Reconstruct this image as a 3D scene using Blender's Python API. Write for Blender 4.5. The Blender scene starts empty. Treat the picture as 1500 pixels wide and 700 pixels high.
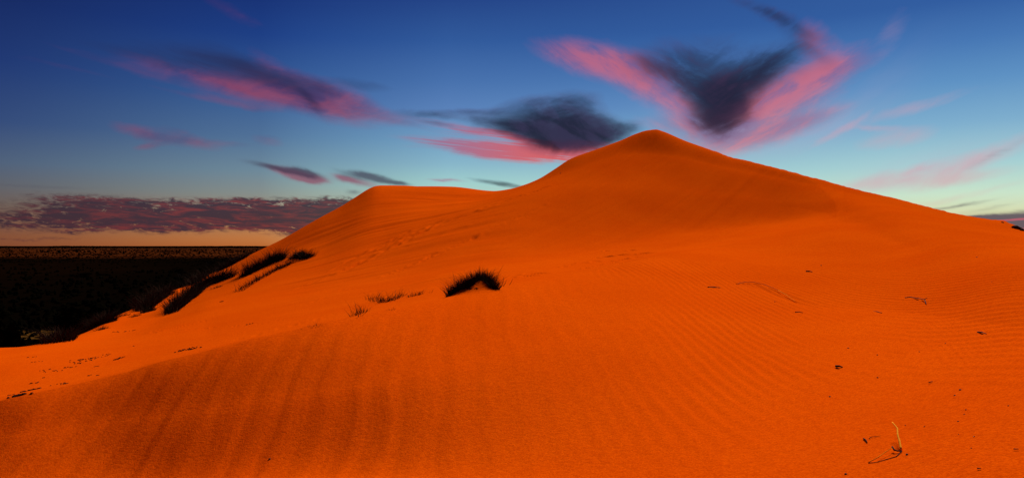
import bpy, math, random
import numpy as np
from mathutils import Vector
from mathutils.bvhtree import BVHTree

rng = random.Random(11)
scene = bpy.context.scene
COL = scene.collection
R = math.radians

# ------------------------------------------------------------------ camera
FPX = 1071.0                       # focal length in photo pixels (photo 1500 x 700)
HZ = 360.0                         # photo row of the horizon
cam_d = bpy.data.cameras.new("camera")
cam_d.sensor_width = 36.0
cam_d.lens = 36.0 * FPX / 1500.0
cam_d.shift_y = 10.0 / 1500.0
cam_d.clip_start = 0.1
cam_d.clip_end = 120000.0
cam = bpy.data.objects.new("camera", cam_d)
cam.location = (0, 0, 0)
cam.rotation_euler = (R(90), 0, 0)
COL.objects.link(cam)
scene.camera = cam

# ------------------------------------------------------------------ exposure
scene.view_settings.view_transform = 'Standard'
scene.view_settings.look = 'None'
scene.view_settings.exposure = 0.0
scene.view_settings.gamma = 1.0
scene.view_settings.use_curve_mapping = False
scene.cycles.max_bounces = 2
scene.cycles.diffuse_bounces = 2
scene.cycles.use_denoising = True

# ------------------------------------------------------------------ sun
SUN_AZ, SUN_EL = 28.0, 43.0        # degrees, azimuth clockwise from +Y
sd = bpy.data.lights.new("sun", 'SUN')
sd.energy = 4.6
sd.angle = R(14)
sd.color = (1.0, 0.87, 0.72)
sun = bpy.data.objects.new("sun", sd)
to_sun = Vector((math.sin(R(SUN_AZ)) * math.cos(R(SUN_EL)), math.cos(R(SUN_AZ)) * math.cos(R(SUN_EL)), math.sin(R(SUN_EL))))
sun.rotation_euler = to_sun.to_track_quat('Z', 'Y').to_euler()
COL.objects.link(sun)

# ------------------------------------------------------------------ node maths helpers
class S:
    """a scalar socket with operators that add Math nodes"""
    def __init__(s, nt, sock): s.nt, s.k = nt, sock
    def _m(s, op, *a, clamp=False):
        n = s.nt.nodes.new('ShaderNodeMath'); n.operation = op; n.use_clamp = clamp
        for i, v in enumerate((s,) + a):
            if isinstance(v, S): s.nt.links.new(v.k, n.inputs[i])
            else: n.inputs[i].default_value = float(v)
        return S(s.nt, n.outputs[0])
    def __add__(s, o): return s._m('ADD', o)
    def __radd__(s, o): return s._m('ADD', o)
    def __sub__(s, o): return s._m('SUBTRACT', o)
    def __rsub__(s, o): return (s * -1.0) + o
    def __mul__(s, o): return s._m('MULTIPLY', o)
    def __rmul__(s, o): return s._m('MULTIPLY', o)
    def __truediv__(s, o): return s._m('DIVIDE', o)
    def __pow__(s, o): return s._m('POWER', o)
    def madd(s, m, a): return s._m('MULTIPLY_ADD', m, a)
    def clip(s): return s._m('ADD', 0.0, clamp=True)
    def f(s, op, *a): return s._m(op, *a)
    def ss(s, a, b, lo=0.0, hi=1.0, kind='SMOOTHSTEP'):
        n = s.nt.nodes.new('ShaderNodeMapRange'); n.interpolation_type = kind
        if a > b: a, b, lo, hi = b, a, hi, lo
        s.nt.links.new(s.k, n.inputs[0])
        for i, v in enumerate((a, b, lo, hi)): n.inputs[i + 1].default_value = v
        return S(s.nt, n.outputs[0])

def comb(nt, x, y, z=0.0):
    n = nt.nodes.new('ShaderNodeCombineXYZ')
    for i, v in enumerate((x, y, z)):
        if isinstance(v, S): nt.links.new(v.k, n.inputs[i])
        else: n.inputs[i].default_value = v
    return n.outputs[0]

def noise(nt, vec, scale, detail=4, rough=0.5, dist=0.0, colour=False, dims='3D'):
    n = nt.nodes.new('ShaderNodeTexNoise'); n.noise_dimensions = dims
    nt.links.new(vec, n.inputs['Vector'])
    n.inputs['Scale'].default_value = scale; n.inputs['Detail'].default_value = detail
    n.inputs['Roughness'].default_value = rough; n.inputs['Distortion'].default_value = dist
    return n.outputs['Color'] if colour else S(nt, n.outputs['Fac'])

def lin(c):
    return tuple(((v / 255 / 12.92) if v / 255 <= 0.04045 else ((v / 255 + 0.055) / 1.055) ** 2.4) for v in c) + (1.0,)

def ramp(nt, fac, stops):
    n = nt.nodes.new('ShaderNodeValToRGB'); r = n.color_ramp; r.interpolation = 'LINEAR'
    while len(r.elements) > 1: r.elements.remove(r.elements[0])
    r.elements[0].position, r.elements[0].color = stops[0][0], lin(stops[0][1])
    for p, c in stops[1:]:
        e = r.elements.new(p); e.color = lin(c)
    nt.links.new(fac.k, n.inputs[0])
    return n.outputs[0]

def mixc(nt, f, a, b, kind='MIX'):
    n = nt.nodes.new('ShaderNodeMix'); n.data_type = 'RGBA'; n.blend_type = kind
    if isinstance(f, S): nt.links.new(f.k, n.inputs[0])
    else: n.inputs[0].default_value = f
    for i, v in ((6, a), (7, b)):
        if isinstance(v, tuple): n.inputs[i].default_value = v
        else: nt.links.new(v, n.inputs[i])
    return n.outputs[2]

# ------------------------------------------------------------------ sky (world)
def azel(px, py):
    a = math.atan((px - 750) / FPX)
    return math.degrees(a), math.degrees(math.atan((HZ - py) / FPX * math.cos(a)))

world = bpy.data.worlds.new("World"); scene.world = world
world.use_nodes = True
nt = world.node_tree; nt.nodes.clear()
geo = nt.nodes.new('ShaderNodeTexCoord')
sep = nt.nodes.new('ShaderNodeSeparateXYZ'); nt.links.new(geo.outputs['Generated'], sep.inputs[0])
X, Y, Z = (S(nt, sep.outputs[i]) for i in range(3))
AZ = X.f('ARCTAN2', Y) * (180 / math.pi)                       # azimuth in degrees
EL = Z.f('ARCSINE') * (180 / math.pi)                          # elevation in degrees
# twilight gradient: four ramps over elevation, chosen by the angle from the afterglow's azimuth
GLOW = 35.0
TH = ((AZ - GLOW) * (math.pi / 180)).f('COSINE').f('ARCCOSINE') * (180 / math.pi)
ER = (EL + 5.0) / 60.0
def stops(px, rows, zen):
    out = []
    for py, c in sorted(rows, key=lambda t: -t[0]): out.append(((azel(px, py)[1] + 5) / 60, c))
    return [(0.0, rows[-1][1])] + out + [(0.62, zen)]
rL = ramp(nt, ER, stops(30, [(0, (18, 36, 92)), (90, (25, 47, 108)), (180, (44, 66, 116)), (240, (72, 88, 116)), (270, (86, 88, 100)), (300, (98, 84, 80)), (345, (118, 70, 52)), (362, (120, 66, 44))], (10, 20, 62)))
rM = ramp(nt, ER, stops(370, [(0, (20, 50, 120)), (50, (26, 62, 134)), (140, (54, 94, 150)), (200, (82, 116, 154)), (250, (112, 140, 156)), (285, (138, 146, 140)), (320, (172, 132, 92)), (350, (196, 120, 62)), (362, (188, 104, 46))], (14, 28, 84)))
rR = ramp(nt, ER, stops(640, [(0, (32, 66, 134)), (60, (46, 88, 154)), (120, (70, 112, 172)), (160, (88, 128, 184)), (205, (112, 160, 196)), (240, (134, 180, 200)), (270, (160, 206, 202)), (320, (200, 200, 160)), (362, (210, 150, 90))], (18, 34, 96)))
rX = ramp(nt, ER, stops(1400, [(0, (44, 90, 158)), (60, (66, 116, 178)), (120, (92, 144, 194)), (180, (124, 172, 204)), (240, (164, 206, 210)), (285, (200, 226, 200)), (310, (212, 218, 176)), (362, (230, 180, 110))], (22, 44, 104)))
base = mixc(nt, TH.ss(76, 48), rL, rM)
base = mixc(nt, TH.ss(54, 40, kind='LINEAR'), base, rR)
base = mixc(nt, TH.ss(40, 6, kind='LINEAR'), base, rX)
# a little of the physical sky on top of the gradient
nis = nt.nodes.new('ShaderNodeTexSky'); nis.sky_type = 'NISHITA'; nis.sun_disc = False
nis.sun_elevation = R(SUN_EL); nis.sun_rotation = R(SUN_AZ); nis.dust_density = 1.0

# clouds --------------------------------------------------------------
P = comb(nt, AZ, EL, 0.0)
wn = nt.nodes.new('ShaderNodeVectorMath'); wn.operation = 'MULTIPLY_ADD'
wn.inputs[1].default_value = (1.8, 0.9, 0)
nt.links.new(noise(nt, comb(nt, AZ * 0.55, EL, 3.3), 0.32, 5, 0.6, 0.6, colour=True), wn.inputs[0])
off = nt.nodes.new('ShaderNodeVectorMath'); off.operation = 'SUBTRACT'
nt.links.new(P, off.inputs[0]); off.inputs[1].default_value = (0.9, 0.45, 0)
nt.links.new(off.outputs[0], wn.inputs[2])
wsep = nt.nodes.new('ShaderNodeSeparateXYZ'); nt.links.new(wn.outputs[0], wsep.inputs[0])
AW, EW = S(nt, wsep.outputs[0]), S(nt, wsep.outputs[1])        # warped azimuth, elevation

def rotnoise(deg, sx, sy, scale, detail=7, rough=0.6, dist=0.5, seed=0.0):
    m = nt.nodes.new('ShaderNodeMapping'); m.vector_type = 'POINT'
    r = nt.nodes.new('ShaderNodeVectorRotate'); r.rotation_type = 'Z_AXIS'; r.inputs['Angle'].default_value = R(-deg)
    nt.links.new(P, r.inputs['Vector']); nt.links.new(r.outputs[0], m.inputs['Vector'])
    m.inputs['Scale'].default_value = (sx, sy, 1); m.inputs['Location'].default_value = (seed, seed * 1.7, seed)
    return noise(nt, m.outputs[0], scale, detail, rough, dist)
nF = rotnoise(6, 0.42, 1.0, 0.60, 10, 0.60, 0.35, 2)           # fluffy
nL = rotnoise(-13, 0.13, 1.1, 0.80, 10, 0.60, 0.35, 4)         # streaks falling to the right
nRt = rotnoise(26, 0.32, 1.0, 0.80, 10, 0.62, 0.3, 9)          # streaks rising to the right
nD = rotnoise(-30, 0.34, 1.0, 0.75, 10, 0.62, 0.3, 23)
nH = rotnoise(-3, 0.12, 1.5, 0.9, 9, 0.60, 0.4, 17)            # level streaks
vm = AZ.ss(13, 17.5)
nV = nD * (1.0 - vm) + nRt * vm                                # both arms of the V shaped cloud

def blob(px, py, hw, hh, deg, amp, base_=None):
    """soft elliptical patch of cloud; centre and half sizes given in photo pixels, deg anticlockwise"""
    a0, e0 = azel(px, py)
    k = math.degrees(1 / FPX) * math.cos(R(a0))
    q = math.sqrt(1.1); c0, s0 = math.cos(R(deg)), math.sin(R(deg))
    ux, uy = q * c0 / (hw * k), q * s0 / (hw * k); vx, vy = -q * s0 / (hh * k), q * c0 / (hh * k)
    u = EW.madd(uy, AW.madd(ux, -(ux * a0 + uy * e0))); v = EW.madd(vy, AW.madd(vx, -(vx * a0 + vy * e0)))
    return (v * v).madd(-1.0, (u * u).madd(-1.0, math.log(amp))).f('EXPONENT')
def field(blobs, nz, gain, lo, hi):
    s = None
    for b in blobs:
        g = blob(*b); s = g if s is None else s + g
    return (s * nz.madd(gain, 1 - gain * 0.5).f('MAXIMUM', 0.0)).ss(lo, hi)

def soft(blobs, nz, gain, k, t=0.05):
    s = None
    for b in blobs:
        g = blob(*b); s = g if s is None else s + g
    d = (s * nz.madd(gain, 1 - gain * 0.5).f('MAXIMUM', 0.0) - t).f('MAXIMUM', 0.0)
    return 1.0 - (d * -k).f('EXPONENT')

pinkL = soft([(310, 122, 100, 10, -13, .42), (385, 134, 92, 12, -12, .9), (450, 142, 74, 17, -14, .9), (492, 146, 42, 19, -8, .65), (350, 152, 80, 6, -5, .28), (550, 166, 75, 9, -12, .32),
               (180, 98, 110, 7, -13, .12), (420, 105, 50, 11, -25, .4), (330, 12, 60, 10, -22, .14), (120, 105, 110, 6, -8, .1), (205, 196, 34, 8, -14, .42), (266, 204, 42, 9, -14, .44), (214, 215, 20, 5, 10, .3), (392, 206, 24, 8, -10, .2), (320, 212, 50, 5, 0, .16)], nL, 3.0, 1.7)
darkL = soft([(325, 97, 80, 14, -8, .9), (395, 112, 66, 14, -20, .9), (446, 142, 26, 6, -42, .75), (465, 128, 34, 9, -15, .35), (240, 90, 90, 9, -8, .34), (525, 124, 42, 7, -5, .3)], nL, 2.4, 1.5)
pinkC = soft([(892, 92, 76, 19, -12, .85), (950, 122, 60, 20, -32, .85), (1010, 168, 44, 20, -42, .7), (1055, 194, 48, 24, 8, .85), (1100, 160, 54, 24, 34, .95), (1155, 132, 76, 20, 25, 1.0), (1220, 105, 48, 14, 14, .7),
               (1165, 182, 52, 12, 16, 1.0), (1100, 206, 72, 15, 10, .5), (1194, 60, 20, 32, 35, .34), (1000, 184, 60, 12, -6, .34), (830, 74, 40, 12, -15, .25), (1150, 158, 70, 18, 25, .36), (1150, 165, 80, 16, 25, .3)], nV, 1.9, 1.6)
darkC = soft([(1062, 150, 34, 30, 20, 2.4), (1020, 126, 52, 20, -26, .8), (1102, 114, 46, 17, 28, .75), (1045, 92, 100, 28, -5, .5), (1128, 96, 42, 16, 25, .55), (965, 98, 44, 11, -28, .3), (1046, 182, 26, 18, -10, 1.0), (1120, 18, 50, 9, -22, .34), (1165, 42, 46, 9, -25, .3), (1185, 70, 40, 12, -40, .2), (1075, 132, 50, 22, 10, .5)], nV, 3.0, 2.0)
nS = rotnoise(-6, 0.13, 4.2, 1.1, 8, 0.58, 0.4, 31)
pinkM = field([(690, 190, 90, 6, -10, .6), (680, 210, 90, 5, -4, .66), (720, 219, 95, 6, -4, .66), (775, 210, 50, 6, -20, .9), (815, 227, 64, 12, -6, 1.25), (740, 229, 66, 7, -5, .7), (655, 264, 32, 4, -4, .6), (850, 216, 55, 10, 0, .7), (600, 214, 40, 3, 0, .2), (700, 205, 90, 16, -6, .35)], nS, 3.4, .08, 1.05)
darkM = soft([(765, 190, 58, 10, -8, 1.0), (822, 182, 44, 22, 5, 2.2), (852, 202, 50, 15, 6, 2.8), (792, 200, 44, 11, -15, 1.0), (660, 172, 80, 5, -6, .24), (615, 170, 45, 4, -4, .1), (890, 196, 34, 8, 10, .55), (800, 158, 60, 15, 10, .55), (880, 178, 26, 10, -20, .45), (738, 270, 38, 3.5, -8, .6), (640, 182, 34, 4, -10, .24), (690, 166, 70, 5, 0, .25)], nF, 2.6, 2.3)
# small clouds left of the dune
pinkS = field([(428, 256, 36, 8, -14, .9), (458, 264, 24, 6, -8, .7), (525, 267, 38, 7, -12, .55), (505, 262, 16, 6, -10, .35)], nL, 2.6, .08, .95)
darkS = field([(415, 250, 52, 5.5, -10, .85), (545, 261, 48, 6.5, -10, .95), (585, 268, 20, 3, 0, .55), (515, 282, 14, 5, 0, .45), (60, 273, 90, 3, -1, .35), (448, 256, 22, 7, -20, .5)], nL, 2.2, .08, .95)
# broken cloud bank low over the plain
bk = [(140, 314, 110, 22, -3, .8), (280, 317, 130, 18, 0, 1.25), (400, 312, 110, 17, 2, 1.25), (460, 322, 60, 20, 4, 1.1), (245, 334, 50, 7, -3, .5), (180, 333, 50, 6, 2, .35), (100, 340, 40, 4, 0, .3), (-160, 322, 110, 9, 0, .5), (-420, 316, 150, 12, 1, .6), (-800, 300, 200, 14, 2, .5), (30, 324, 80, 14, 0, .5), (140, 294, 90, 9, -5, .42), (40, 349, 80, 3, 0, .36), (505, 300, 45, 11, 0, .55), (340, 295, 110, 5, 2, .38), (440, 333, 46, 9, 0, .8), (360, 330, 60, 8, 0, .5)]
nB = noise(nt, comb(nt, AZ * 0.75 + EL * 0.6, EL * 2.6, 7.0), 1.3, 10, 0.70, 1.0)
bank = field(bk, nB, 4.6, .14, .85)
nB2 = noise(nt, comb(nt, AZ * 0.35 + EL * 0.5, EL * 2.4, 1.0), 1.0, 10, 0.66, 1.3)
# thin veils and the low bank on the right
pinkR = soft([(1350, 155, 65, 8, 14, .3), (1235, 190, 42, 5, 32, .38), (1280, 188, 26, 4, -5, .36), (1310, 203, 44, 14, 5, .34), (1345, 252, 95, 11, 10, .5), (1400, 262, 64, 8, 8, .5), (1440, 232, 80, 10, 24, .46), (1300, 268, 66, 8, 5, .34), (1332, 250, 16, 4, 25, .36), (1400, 288, 95, 5, 12, .22), (1300, 60, 60, 20, 60, .12)], nRt, 2.6, 1.5)
darkR = field([(1480, 324, 75, 12, 3, 1.4), (1420, 318, 64, 6, 6, .95), (1395, 300, 76, 4, 9, .5), (1600, 320, 90, 14, 3, 1.4), (1460, 228, 66, 8, 24, .32), (1450, 302, 64, 4, 8, .35)], nH, 2.0, .12, .95)
streakR = field([(1480, 319, 75, 1.8, 5, 1.0), (1500, 332, 40, 1.5, 5, .5)], nH, .8, .1, .8)
# sparse cirrus over the rest of the sky, outside this view, in the same mood
away = (AZ.f('ABSOLUTE').ss(44, 62)).f('MAXIMUM', EL.ss(20, 28))
cz = comb(nt, X / (Z + 0.25), Y / (Z + 0.25), 0.0)
rest = noise(nt, cz, 1.3, 7, 0.6, 1.0).ss(.52, .75) * away * EL.ss(1, 8) * 0.6

dim = AZ.ss(-30, 0)                                             # the left of the sky is deeper in dusk
PK = mixc(nt, dim, lin((150, 50, 72)), lin((226, 108, 122)))
PKM = lin((216, 82, 84))
DK = mixc(nt, dim, lin((38, 32, 66)), lin((34, 32, 62)))
hz = field([(1130, 205, 150, 34, 12, .55), (1340, 250, 130, 34, 14, .5), (1000, 175, 80, 16, -20, .3), (1300, 120, 120, 34, 40, .2)], nRt, 1.4, .02, 1.4)
c = mixc(nt, hz * 0.75, base, lin((184, 166, 196)))
c = mixc(nt, pinkL * 0.84, c, mixc(nt, nF.ss(.35, .65), lin((88, 46, 96)), lin((150, 60, 84))))
c = mixc(nt, darkL * 0.85, c, lin((36, 34, 72)))
c = mixc(nt, pinkC * 0.80, c, mixc(nt, nV.ss(.38, .62), lin((158, 84, 124)), lin((212, 98, 110))))
c = mixc(nt, darkC * 0.98, c, mixc(nt, darkC.ss(.2, .62), mixc(nt, nV.ss(.46, .66), lin((48, 58, 106)), lin((70, 52, 98))), mixc(nt, nV.ss(.46, .72), lin((22, 18, 46)), lin((50, 32, 62)))))
c = mixc(nt, pinkM * 0.9, c, mixc(nt, AZ.ss(-6, 3), lin((164, 104, 136)), PKM))
c = mixc(nt, darkM * 0.98, c, mixc(nt, darkM.ss(.2, .62), mixc(nt, nV.ss(.42, .58), lin((60, 66, 102)), lin((72, 58, 92))), mixc(nt, nV.ss(.42, .6), lin((24, 22, 48)), lin((44, 37, 68)))))
c = mixc(nt, pinkS * 0.85, c, lin((140, 82, 104)))
c = mixc(nt, darkS * 0.8, c, lin((62, 52, 76)))
bankc = mixc(nt, nB2.ss(.43, .70), lin((50, 32, 52)), lin((122, 42, 50)))
bankc = mixc(nt, AZ.ss(-36, -22), mixc(nt, .55, bankc, lin((52, 34, 46))), bankc)
c = mixc(nt, bank * 0.93, c, bankc)
c = mixc(nt, pinkR * 0.75, c, lin((216, 156, 168)))
c = mixc(nt, darkR * 0.9, c, lin((74, 56, 84)))
c = mixc(nt, streakR * 0.75, c, lin((196, 92, 110)))
c = mixc(nt, rest, c, lin((150, 84, 110)))
sky = nt.nodes.new('ShaderNodeBackground'); nt.links.new(c, sky.inputs['Color']); sky.inputs['Strength'].default_value = 1.0
phys = nt.nodes.new('ShaderNodeBackground'); nt.links.new(nis.outputs[0], phys.inputs['Color']); phys.inputs['Strength'].default_value = 0.001
add = nt.nodes.new('ShaderNodeAddShader'); nt.links.new(sky.outputs[0], add.inputs[0]); nt.links.new(phys.outputs[0], add.inputs[1])
wo = nt.nodes.new('ShaderNodeOutputWorld'); nt.links.new(add.outputs[0], wo.inputs['Surface'])

# ------------------------------------------------------------------ numpy helpers
def pchip(xk, yk, x):
    xk = np.asarray(xk, float); yk = np.asarray(yk, float); x = np.asarray(x, float)
    h = np.diff(xk); d = np.diff(yk) / h; n = len(xk)
    m = np.zeros(n)
    for i in range(1, n - 1):
        if d[i - 1] * d[i] > 0:
            w1 = 2 * h[i] + h[i - 1]; w2 = h[i] + 2 * h[i - 1]
            m[i] = (w1 + w2) / (w1 / d[i - 1] + w2 / d[i])
    m[0], m[-1] = d[0], d[-1]
    i = np.clip(np.searchsorted(xk, x) - 1, 0, n - 2)
    t = np.clip((x - xk[i]) / h[i], 0, 1)
    t2, t3 = t * t, t * t * t
    return (2 * t3 - 3 * t2 + 1) * yk[i] + (t3 - 2 * t2 + t) * h[i] * m[i] + (-2 * t3 + 3 * t2) * yk[i + 1] + (t3 - t2) * h[i] * m[i + 1]

def hash2(i, j, seed):
    n = (i.astype(np.int64) * 374761393 + j.astype(np.int64) * 668265263 + seed * 1442695041) & 0xffffffff
    n = ((n ^ (n >> 13)) * 1274126177) & 0xffffffff
    return ((n ^ (n >> 16)) & 0xffff) / 65535.0
def vnoise(x, y, seed=0):
    i, j = np.floor(x), np.floor(y); u, v = x - i, y - j
    u = u * u * u * (u * (u * 6 - 15) + 10); v = v * v * v * (v * (v * 6 - 15) + 10)
    a = hash2(i, j, seed); b = hash2(i + 1, j, seed); c_ = hash2(i, j + 1, seed); d = hash2(i + 1, j + 1, seed)
    return (a + (b - a) * u) * (1 - v) + (c_ + (d - c_) * u) * v - 0.5
def fbm(x, y, oct=4, seed=0):
    s, a = 0, 1.0
    for k in range(oct):
        s = s + a * vnoise(x * 2 ** k + 13.7 * k, y * 2 ** k + 5.1 * k, seed + k); a *= 0.5
    return s
def sstep(a, b, x):
    t = np.clip((x - a) / (b - a), 0, 1); return t * t * (3 - 2 * t)

# ------------------------------------------------------------------ materials
def material(name, col, rough=0.9, spec=0.1):
    m = bpy.data.materials.new(name); m.use_nodes = True
    b = m.node_tree.nodes['Principled BSDF']
    b.inputs['Base Color'].default_value = tuple(col) + (1,)
    b.inputs['Roughness'].default_value = rough
    b.inputs['Specular IOR Level'].default_value = spec
    return m, m.node_tree, b

def noisy(name, c1, c2, scale, rough=0.9, spec=0.1, bump=0.0, detail=5):
    m, t, b = material(name, c1, rough, spec)
    tc = t.nodes.new('ShaderNodeTexCoord')
    f = noise(t, tc.outputs['Object'], scale, detail, 0.6)
    t.links.new(mixc(t, f.ss(.35, .65), tuple(c1) + (1,), tuple(c2) + (1,)), b.inputs['Base Color'])
    if bump:
        bn = t.nodes.new('ShaderNodeBump'); bn.inputs['Strength'].default_value = 1.0; bn.inputs['Distance'].default_value = bump
        t.links.new(f.k, bn.inputs['Height']); t.links.new(bn.outputs[0], b.inputs['Normal'])
    return m

# red desert sand
M_sand, t, b = material('sand', (0.7, 0.07, 0.003), 1.0, 0.0)
g = t.nodes.new('ShaderNodeNewGeometry').outputs['Position']
big = noise(t, g, 0.25, 5, 0.55)
mid = noise(t, g, 6.0, 4, 0.6)
mp = t.nodes.new('ShaderNodeMapping'); t.links.new(g, mp.inputs[0])
grain = noise(t, g, 55.0, 3, 0.7)
grain2 = noise(t, g, 17.0, 4, 0.75)
sc_ = mixc(t, big.ss(.3, .7), (0.80, 0.094, 0.0010, 1), (0.86, 0.112, 0.0014, 1))
sc_ = mixc(t, grain.ss(.40, .62) * 0.55 , sc_, (0.50, 0.046, 0.0006, 1))
sc_ = mixc(t, grain2.ss(.42, .62) * 0.34, sc_, (0.54, 0.048, 0.0006, 1))
sc_ = mixc(t, mid.ss(.55, .8) * 0.15, sc_, (0.92, 0.13, 0.0012, 1))
t.links.new(sc_, b.inputs['Base Color'])
hsum = grain.madd(0.5, 0.0) + grain2
bn = t.nodes.new('ShaderNodeBump'); bn.inputs['Strength'].default_value = 0.7; bn.inputs['Distance'].default_value = 0.012
t.links.new(hsum.k, bn.inputs['Height']); t.links.new(bn.outputs[0], b.inputs['Normal'])

M_grass = noisy('dark_dry_grass', (0.010, 0.006, 0.003), (0.022, 0.012, 0.004), 3.0, 0.9, 0.05)
M_grass_red = noisy('dusty_red_grass', (0.030, 0.009, 0.003), (0.012, 0.006, 0.003), 3.0, 0.9, 0.05)
M_bark = noisy('black_bark', (0.010, 0.007, 0.005), (0.018, 0.011, 0.007), 5.0, 0.95, 0.05, 0.01)
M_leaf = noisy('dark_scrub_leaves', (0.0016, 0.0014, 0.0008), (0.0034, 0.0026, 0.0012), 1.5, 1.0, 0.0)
M_stick = noisy('bleached_stick', (0.95, 0.40, 0.022), (0.85, 0.30, 0.012), 60.0, 0.9, 0.02, 0.002)
M_dark = noisy('charred_wood_and_shadow', (0.010, 0.005, 0.004), (0.030, 0.012, 0.006), 50.0, 0.9, 0.1, 0.002)  # dark wood, also colours the modelled shadow of the bleached stick
M_brown = noisy('brown_twig', (0.06, 0.016, 0.005), (0.12, 0.03, 0.008), 50.0, 0.9, 0.1, 0.002)
M_stone = noisy('dark_ironstone', (0.018, 0.008, 0.006), (0.040, 0.014, 0.008), 40.0, 0.85, 0.2, 0.003)
M_rock = noisy('dark_crust', (0.03, 0.010, 0.006), (0.06, 0.016, 0.008), 8.0, 0.95, 0.1, 0.02)

# plain
M_plain, t, b = material('scrub_plain', (0.01, 0.006, 0.003), 1.0, 0.0)
g = t.nodes.new('ShaderNodeNewGeometry').outputs['Position']
sp = t.nodes.new('ShaderNodeSeparateXYZ'); t.links.new(g, sp.inputs[0])
px_, py_ = S(t, sp.outputs[0]), S(t, sp.outputs[1])
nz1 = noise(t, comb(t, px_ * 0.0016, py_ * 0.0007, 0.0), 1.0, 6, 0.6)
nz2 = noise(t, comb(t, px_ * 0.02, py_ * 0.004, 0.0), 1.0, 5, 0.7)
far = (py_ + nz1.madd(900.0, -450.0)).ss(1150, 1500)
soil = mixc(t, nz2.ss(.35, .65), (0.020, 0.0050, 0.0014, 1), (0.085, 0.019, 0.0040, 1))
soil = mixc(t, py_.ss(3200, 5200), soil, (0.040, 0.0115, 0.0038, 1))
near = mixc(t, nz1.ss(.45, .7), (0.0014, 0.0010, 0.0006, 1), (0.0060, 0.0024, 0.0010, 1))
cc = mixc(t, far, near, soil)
dx = (px_ + 113.0) / 15.0; dy = (py_ - 164.0) / 11.0
patch = ((dx * dx + dy * dy) + noise(t, g, 0.35, 4, .7).madd(1.4, -0.7)).ss(1.0, 0.75)
cc = mixc(t, patch, cc, mixc(t, noise(t, g, .45, 5, .75).ss(.42, .52), (0.018, 0.009, 0.003, 1), (0.10, 0.044, 0.008, 1)))
t.links.new(cc, b.inputs['Base Color'])

# ------------------------------------------------------------------ object helpers
def link(name, mesh, mat=None, parent=None, **props):
    o = bpy.data.objects.new(name, mesh); COL.objects.link(o)
    if mat is not None and mesh is not None:
        mesh.materials.clear(); mesh.materials.append(mat)
    if parent is not None: o.parent = parent
    for k, v in props.items(): o[k] = v
    return o
def empty(name, loc, **props):
    o = bpy.data.objects.new(name, None); o.empty_display_size = 0.1; o.location = loc
    COL.objects.link(o)
    for k, v in props.items(): o[k] = v
    return o
def pymesh(name, verts, faces, smooth=False):
    m = bpy.data.meshes.new(name); m.from_pydata(verts, [], faces); m.update()
    if smooth: m.polygons.foreach_set('use_smooth', [True] * len(m.polygons))
    return m
def gridmesh(name, P3, wrap):
    """P3: rows x cols x 3"""
    nr, nc = P3.shape[:2]
    m = bpy.data.meshes.new(name)
    m.vertices.add(nr * nc); m.vertices.foreach_set('co', P3.reshape(-1).astype(np.float32))
    jc = nc if wrap else nc - 1
    i, j = np.meshgrid(np.arange(nr - 1), np.arange(jc), indexing='ij')
    j2 = (j + 1) % nc
    q = np.stack([i * nc + j, (i + 1) * nc + j, (i + 1) * nc + j2, i * nc + j2], -1).reshape(-1, 4)[:, ::-1]
    m.loops.add(q.size); m.loops.foreach_set('vertex_index', q.reshape(-1).astype(np.int32))
    m.polygons.add(len(q)); m.polygons.foreach_set('loop_start', np.arange(0, q.size, 4, dtype=np.int32))
    m.polygons.foreach_set('use_smooth', np.ones(len(q), bool))
    m.update(calc_edges=True); m.validate()
    return m

# ------------------------------------------------------------------ the dune
# knots of the ground's height along each bearing; (px, photo row, distance ahead)
C_S = [(-500, 540), (-200, 520), (0, 509.6), (35, 508), (81, 501), (117, 490), (136, 482), (155, 471), (184, 457), (209, 447), (230, 436), (245, 428), (271, 419.5), (298, 406), (339, 387), (375, 369),
       (410, 352), (440, 335), (470, 318), (500, 302), (520, 289.5), (541, 276.5), (549, 273.2), (558, 272), (575, 272), (637, 275), (688, 278.8), (723, 280.5), (747, 277.7), (771, 270.9), (791, 262.3), (815, 247),
       (836, 233.5), (870, 221), (911, 206), (932, 196.7), (948, 191.8), (960, 190.4), (972, 193.5), (1000, 205.5), (1054, 224.6), (1071, 231), (1086, 234), (1143, 248), (1196, 262), (1250, 277.2), (1301, 289), (1358, 303.5), (1394, 312.5),
       (1417, 317), (1456, 322.7), (1469, 324), (1481, 328), (1500, 336), (1560, 346), (1700, 362), (2000, 380)]
C_F = [(-500, 690), (-200, 640), (0, 593), (33, 585), (93, 572), (140, 561), (200, 546), (233, 536), (300, 520), (367, 503), (430, 489), (471, 478.5), (538, 465), (604, 451.5), (661, 439), (701, 429), (742, 420), (805, 411), (893, 395),
       (960, 379), (1036, 366), (1100, 356), (1143, 347), (1178, 339), (1225, 332), (1350, 365), (1500, 380), (1700, 400), (2000, 420)]
COLS = [-500, -200, 0, 150, 300, 380, 450, 500, 550, 568, 637, 688, 723, 774, 830, 900, 960, 1030, 1100, 1143, 1178, 1205, 1225, 1350, 1500, 1700, 2000]
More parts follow.
